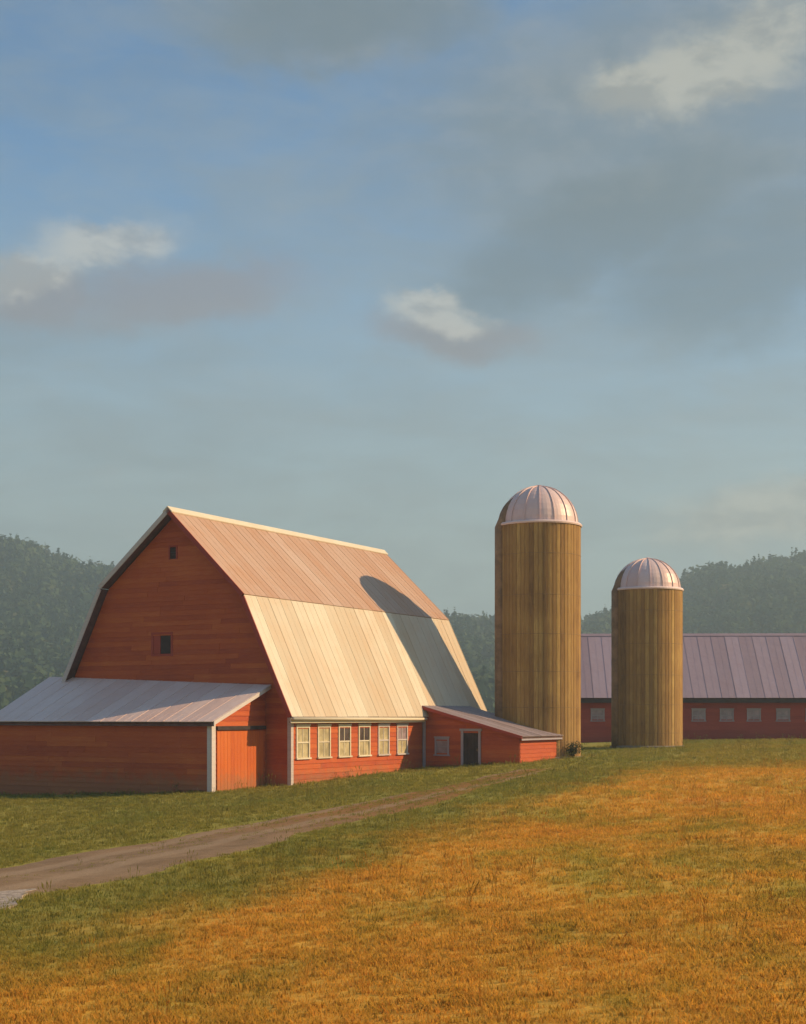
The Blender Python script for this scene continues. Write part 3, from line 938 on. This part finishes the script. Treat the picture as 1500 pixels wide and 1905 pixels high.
    for f in (0.05, 0.15, 0.25, 0.35, 0.48):
        q = dome_pt(f, 0, -0.02 - 0.30 * f)
        path.append(dirv * (q.x + 0.04) + Vector((0, 0, q.z)))
    m = MB(); m.tube(path, [0.27] * 5 + [0.26, 0.24, 0.21, 0.15], 12); m.build('chute', CHUTE, b, True)
    # footing ring
    m = MB(); sg = 40
    for (rr, zz) in ((r + 0.02, -0.6), (r + 0.16, -0.6), (r + 0.16, 0.10), (r + 0.012, 0.14)):
        for k in range(sg):
            q = 2 * math.pi * k / sg
            m.v.append(Vector((rr * math.cos(q), rr * math.sin(q), zz)))
    for i in range(3):
        for k in range(sg):
            m.f.append((i * sg + k, i * sg + (k + 1) % sg, (i + 1) * sg + (k + 1) % sg, (i + 1) * sg + k))
    m.build('footing', CONCRETE, b)
    return b
def at(px, d):
    return (px - 750) / FPX * d
D1, D2 = 77.6, 90.0
build_silo('tall brown stave silo with a pink metal dome behind the small shed', at(1003, D1), D1, 77 / FPX * D1,
           EYE + (1333 - 981) / FPX * D1, 2.02, 58, 2.0, math.pi * 1.10, 71.5 / FPX * D1)
build_silo('shorter brown stave silo with a pink metal dome in front of the long barn', at(1205, D2), D2, 64 / FPX * D2,
           EYE + (1333 - 1100) / FPX * D2, 1.86, 54, 1.9, math.pi * 1.10, 60 / FPX * D2)

# ------------------------------------------------------------------ long low barn on the right
def build_long_barn():
    Y0 = 109.0; X0, X1 = at(1010, Y0), at(1500, Y0) + 9
    rz = rad(2.0)
    ox, oy = at(1300, Y0), Y0
    b = thing('long_barn', 'long low dark red barn with a mauve metal roof behind the shorter silo', 'barn', (ox, oy, 0), -rz)
    xl, xr = X0 - ox, X1 - ox
    ZE = EYE + 36 / FPX * Y0; ZR = EYE + (1333 - 1181) / FPX * (Y0 + 4.6); DP = 4.6
    fr = Plane((0, 0, 0), (1, 0, 0), (0, -1, 0))
    wx = [at(p, Y0) - ox for p in (1113, 1300, 1352, 1402, 1456)]
    wx.append(2 * wx[-1] - wx[-2])
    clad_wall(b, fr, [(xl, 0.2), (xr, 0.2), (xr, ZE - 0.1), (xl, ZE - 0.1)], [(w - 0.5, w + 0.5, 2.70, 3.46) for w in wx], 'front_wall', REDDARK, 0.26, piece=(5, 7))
    for w in wx:
        sash_window(b, fr, w, 3.08, 0.84, 0.72, GREYTRIM, PANE_FAR, PANE_FAR, mullion=True)
    MB().prism([(xl, 0.14, 0.2), (xl, 2 * DP, 0.2), (xl, 2 * DP, ZE - 0.1), (xl, DP, ZR - 0.15), (xl, 0.14, ZE - 0.1)], (0.14, 0, 0)).build('end_wall', REDDARK, b)
    MB().prism([(xr, 0.14, 0.2), (xr, 2 * DP, 0.2), (xr, 2 * DP, ZE - 0.1), (xr, DP, ZR - 0.15), (xr, 0.14, ZE - 0.1)], (-0.14, 0, 0)).build('end_wall', REDDARK, b)
    roof_slope(b, (xl - 0.4, DP, ZR), (xr + 0.4, DP, ZR), (xl - 0.4, -0.55, ZE - 0.05), (xr + 0.4, -0.55, ZE - 0.05), 28, ROOF_PURPLE, rib=0.02)
    roof_slope(b, (xl - 0.4, DP, ZR), (xr + 0.4, DP, ZR), (xl - 0.4, 2 * DP + 0.5, ZE - 0.05), (xr + 0.4, 2 * DP + 0.5, ZE - 0.05), 28, ROOF_PURPLE, rib=0.02)
    MB().box(xl - 0.4, xr + 0.4, -0.56, -0.50, ZE - 0.42, ZE - 0.14).build('fascia', DARKWOOD, b)  # deep dark board puts the overhang's shadow band into the colour
    MB().box(xl - 0.3, xr + 0.3, -0.495, -0.04, ZE - 0.42, ZE - 0.38).build('soffit', DARKWOOD, b)
    MB().prism([(xl - 0.4, DP - 0.2, ZR - 0.10), (xl - 0.4, DP, ZR + 0.10), (xl - 0.4, DP + 0.2, ZR - 0.10)], (xr - xl + 0.8, 0, 0)).build('ridge_cap', ROOF_PURPLE, b)
build_long_barn()

# ------------------------------------------------------------------ pale gravel by the lane
def build_gravel():
    def on(px, py):
        d = 26.0
        for _ in range(20):
            x = at(px, d); d = (EYE - gz(x, d)) * FPX / (py - 1333)
        return at(px, d), d
    pts = [on(-60, 1664), (on(20, 1661)), on(64, 1656), on(44, 1672), on(18, 1692), on(-60, 1700)]
    fine = []
    for k in range(len(pts)):                      # ragged edge
        (xa, ya), (xb, yb) = pts[k], pts[(k + 1) % len(pts)]
        n = max(2, int(math.hypot(xb - xa, yb - ya) / 0.22))
        for i in range(n):
            f = i / n
            fine.append((xa + (xb - xa) * f + random.uniform(-0.09, 0.09), ya + (yb - ya) * f + random.uniform(-0.09, 0.09)))
    vs = [(x, y, gz(x, y) + 0.036) for x, y in fine]
    o = MB().prism(vs, (0, 0, -0.05)).build('gravel_patch', MATS['pale_gravel'])
    structure(o)
build_gravel()

# ------------------------------------------------------------------ grass
def tuft_mesh(name, n, h, spread, seed):
    r = random.Random(seed)
    vs = []; fs = []
    for i in range(n):
        a = r.uniform(0, 2 * math.pi); d = spread * math.sqrt(r.random())
        x, y = d * math.cos(a), d * math.sin(a)
        hh = h * r.uniform(0.55, 1.15); w = 0.0042 * r.uniform(0.8, 1.5)
        b = r.uniform(0, 2 * math.pi); lean = hh * r.uniform(0.3, 1.3)
        dx, dy = math.cos(b), math.sin(b)
        px, py = -dy * w, dx * w
        k = len(vs)
        vs += [(x - px, y - py, -0.01), (x + px, y + py, -0.01),
               (x + dx * lean * 0.35 - px * 0.8, y + dy * lean * 0.35 - py * 0.8, hh * 0.58), (x + dx * lean * 0.35 + px * 0.8, y + dy * lean * 0.35 + py * 0.8, hh * 0.58),
               (x + dx * lean, y + dy * lean, hh)]
        fs += [(k, k + 1, k + 3, k + 2), (k + 2, k + 3, k + 4)]
    me = mesh_from(name, vs, fs)
    me.materials.append(MATS['meadow_grass'])
    return me

def stalk_mesh(name, n, h, spread, seed):
    r = random.Random(seed)
    m = MB()
    for i in range(n):
        a = r.uniform(0, 6.283); d = spread * r.random()
        x, y = d * math.cos(a), d * math.sin(a); hh = h * r.uniform(0.6, 1.2)
        b = r.uniform(0, 6.283); lx, ly = math.cos(b) * hh * 0.25, math.sin(b) * hh * 0.25
        m.tube([(x, y, -0.01), (x + lx * 0.4, y + ly * 0.4, hh * 0.6), (x + lx, y + ly, hh)], 0.0016, 3, False)
        m.tube([(x + lx * 0.9, y + ly * 0.9, hh * 0.93), (x + lx * 1.05, y + ly * 1.05, hh * 1.05), (x + lx * 1.25, y + ly * 1.25, hh * 1.2)], [0.002, 0.006, 0.001], 4, False)
        k = len(m.v)
        px, py = -math.sin(b) * 0.004, math.cos(b) * 0.004
        m.add([(x - px, y - py, 0), (x + px, y + py, 0), (x - lx * 1.3, y - ly * 1.3, hh * 0.5)], [(0, 1, 2)])
    me = mesh_from(name, m.v, m.f); me.materials.append(MATS['meadow_grass'])
    return me

def build_grass():
    # where tufts stand
    def sample(y0, y1, dens, sc):
        area = 0.31 * (y1 ** 2 - y0 ** 2) * 2 / 2 + 2 * (y1 - y0)
        n = int(area * dens)
        y = np.sqrt(RNG.uniform(y0 ** 2, y1 ** 2, n))
        x = RNG.uniform(-1, 1, n) * (0.31 * y + 1.0)
        return x, y, RNG.uniform(0.7, 1.25, n) * sc
    parts = [sample(8.5, 20, 120, 1.0), sample(20, 36, 60, 1.15), sample(36, 62, 26, 1.4), sample(62, 112, 10, 1.8)]
    x = np.concatenate([p[0] for p in parts]); y = np.concatenate([p[1] for p in parts]); s = np.concatenate([p[2] for p in parts])
    dx = x - ROAD_P[0]; dy = y - ROAD_P[1]
    l = dx * ROAD_D[0] + dy * ROAD_D[1]; q = np.abs(dx * ROAD_N[0] + dy * ROAD_N[1] - 0.55 * np.sin(l * 0.09))
    hw = lane_halfwidth(l)
    p_road = np.where((l > -17) & (l < 39), np.clip((q - hw + 0.45) / 0.6, 0, 1), 1.0)
    p_road = np.maximum(p_road, np.where(l > 6, np.clip((l - 6) / 18, 0, 0.92), 0))
    p_road = np.maximum(p_road, np.where(q < 0.42, 0.30, 0))       # thin strip between the wheel tracks
    keep = RNG.uniform(size=len(x)) < p_road
    # none inside the buildings or silos
    u = (x - OX) * NX.x + (y - OY) * NX.y; t = (x - OX) * AX.x + (y - OY) * AX.y
    keep &= ~((u > -7.0) & (u < 6.2) & (t > 0.5)); keep &= ~((u > -7.2) & (u < 4.9) & (t > -3.52) & (t < 1))
    keep &= ~((u > 6) & (u < 11.5) & (t > 12.6) & (t < 17.5))
    for (px, d, w) in ((1003, D1, 77), (1205, D2, 64)):
        keep &= np.hypot(x - at(px, d), y - d) > w / FPX * d + 0.16
    keep &= ~((y > 108.5) & (x > 9))
    clump = np.sin(x * 1.7 + np.sin(y * 1.1) * 2) * np.sin(y * 1.9 + np.sin(x * 0.8) * 2)
    s = s * (1 + 0.22 * clump)
    s = np.where(p_road < 0.95, s * 0.75, s)
    # taller along the walls
    near_wall = ((u > -7.5) & (u < 6.7) & (t > -0.1) & (t < 0.5)) | ((u > 6.17) & (u < 6.6) & (t > 0) & (t < 12.6)) | ((u > -7.5) & (u < 5.4) & (t > -4.0) & (t < -3.5)) \
        | ((u > 6.2) & (u < 12) & (t > 12.1) & (t < 12.6)) | ((u > 11.5) & (u < 12) & (t > 12) & (t < 18.8))
    s = np.where(near_wall, s * 1.35, s)
    x, y, s, clump = x[keep], y[keep], s[keep], clump[keep]
    z = ground_z(x, y)
    n = len(x)
    me = bpy.data.meshes.new('meadow_grass')
    me.vertices.add(n); me.vertices.foreach_set('co', np.stack([x, y, z], -1).astype(np.float32).ravel())
    a = me.attributes.new('size', 'FLOAT', 'POINT'); a.data.foreach_set('value', s.astype(np.float32))
    rot = np.stack([RNG.normal(scale=0.12, size=n), RNG.normal(scale=0.12, size=n), RNG.uniform(0, 6.283, n)], -1)
    a = me.attributes.new('turn', 'FLOAT_VECTOR', 'POINT'); a.data.foreach_set('vector', rot.astype(np.float32).ravel())
    tall = RNG.uniform(size=n) < 0.012 + 0.05 * np.clip(np.sin(x * 0.37 + 1.2 * np.sin(y * 0.21)) * np.sin(y * 0.43 + x * 0.13) - 0.25, 0, 1)
    kind = np.where(tall, 4 + RNG.integers(0, 2, n), RNG.integers(0, 4, n))
    a = me.attributes.new('kind', 'INT', 'POINT'); a.data.foreach_set('value', kind.astype(np.int32))
    o = link('meadow_grass', me)
    structure(o, 'stuff')
    o['label'] = 'short ochre and green meadow grass in the foreground'
    o['category'] = 'grass'
    ng = bpy.data.node_groups.new('scatter_grass', 'GeometryNodeTree')
    ng.interface.new_socket('Geometry', in_out='INPUT', socket_type='NodeSocketGeometry')
    ng.interface.new_socket('Geometry', in_out='OUTPUT', socket_type='NodeSocketGeometry')
    gi = ng.nodes.new('NodeGroupInput'); go = ng.nodes.new('NodeGroupOutput')
    iop = ng.nodes.new('GeometryNodeInstanceOnPoints')
    g2i = ng.nodes.new('GeometryNodeGeometryToInstance')
    for k in (5, 4, 3, 2, 1, 0):                 # links are read last first: index 0 is the last one made
        src = bpy.data.objects.new('grass_tuft', tuft_mesh('grass_tuft', 11, 0.058, 0.10, 40 + k) if k < 4 else stalk_mesh('grass_stalks', 6, 0.19, 0.10, 40 + k))
        oi = ng.nodes.new('GeometryNodeObjectInfo'); oi.inputs['Object'].default_value = src
        ng.links.new(oi.outputs['Geometry'], g2i.inputs[0])
    iop.inputs['Pick Instance'].default_value = True
    at_s = ng.nodes.new('GeometryNodeInputNamedAttribute'); at_s.data_type = 'FLOAT'; at_s.inputs[0].default_value = 'size'
    at_k = ng.nodes.new('GeometryNodeInputNamedAttribute'); at_k.data_type = 'INT'; at_k.inputs[0].default_value = 'kind'
    ng.links.new(at_k.outputs[0], iop.inputs['Instance Index'])
    at_r = ng.nodes.new('GeometryNodeInputNamedAttribute'); at_r.data_type = 'FLOAT_VECTOR'; at_r.inputs[0].default_value = 'turn'
    L_ = ng.links.new
    L_(gi.outputs[0], iop.inputs['Points']); L_(g2i.outputs[0], iop.inputs['Instance'])
    L_(at_s.outputs[0], iop.inputs['Scale']); L_(at_r.outputs[0], iop.inputs['Rotation'])
    L_(iop.outputs[0], go.inputs[0])
    md = o.modifiers.new('scatter', 'NODES'); md.node_group = ng
    print('tufts', n)
build_grass()

# ------------------------------------------------------------------ shrub at the foot of the tall silo
def build_shrub(label, x, y, h, r, seed):
    rg = np.random.default_rng(seed)
    b = thing('shrub', label, 'shrub', (x, y, gz(x, y)))
    m = MB()
    tips = []
    for k in range(9):
        a = 2 * math.pi * k / 9 + rg.uniform(-.3, .3); q = rg.uniform(0.3, 0.9) * r
        p = [Vector((0, 0, -0.05)), Vector((math.cos(a) * q * 0.4, math.sin(a) * q * 0.4, h * 0.45)), Vector((math.cos(a) * q, math.sin(a) * q, h * rg.uniform(0.6, 0.95)))]
        m.tube(p, [0.018, 0.012, 0.005], 5); tips += p[1:]
    m.build('stem', DARKWOOD, b)
    n = 700
    c = np.array([tuple(tips[i % len(tips)]) for i in range(n)]) + rg.normal(scale=(r * 0.26, r * 0.26, h * 0.15), size=(n, 3))
    c[:, 2] = np.clip(c[:, 2], 0.03, None)
    nrm = rg.normal(size=(n, 3)); t1 = np.cross(nrm, rg.normal(size=(n, 3))); t1 /= np.linalg.norm(t1, axis=1, keepdims=True)
    t2 = np.cross(nrm, t1); t2 /= np.linalg.norm(t2, axis=1, keepdims=True)
    s = rg.uniform(0.035, 0.07, (n, 1))
    v = np.stack([c + t1 * s, c + t2 * s * .5, c - t1 * s, c - t2 * s * .5], 1).reshape(-1, 3)
    me = fast_mesh('foliage', v, np.arange(len(v)).reshape(-1, 4))
    a = me.attributes.new('tint', 'FLOAT', 'POINT'); a.data.foreach_set('value', np.repeat(rg.uniform(0, 1, n), 4).astype(np.float32))
    link('foliage', me, SHRUB, b)
sx, sy = farm(12.1, 17.9)
build_shrub('small dark shrub between the shed and the tall silo', sx, sy, 0.75, 0.6, 3)

# ------------------------------------------------------------------ haze
def build_haze():
    o = MB().box(-1300, 1300, -340, 1500, -3.0, 150.0).build('haze', None)
    structure(o, 'stuff')
    m = bpy.data.materials.new('haze_air'); m.use_nodes = True
    m.cycles.homogeneous_volume = True
    t = m.node_tree; t.nodes.clear()
    out = t.nodes.new('ShaderNodeOutputMaterial'); v = t.nodes.new('ShaderNodeVolumePrincipled')
    v.inputs['Color'].default_value = (0.66, 0.86, 0.95, 1); v.inputs['Density'].default_value = 0.00072
    v.inputs['Anisotropy'].default_value = 0.2
    t.links.new(v.outputs[0], out.inputs['Volume'])
    o.data.materials.append(m)
    o['label'] = 'thin pale haze in the air before the hills'; o['category'] = 'haze'
build_haze()
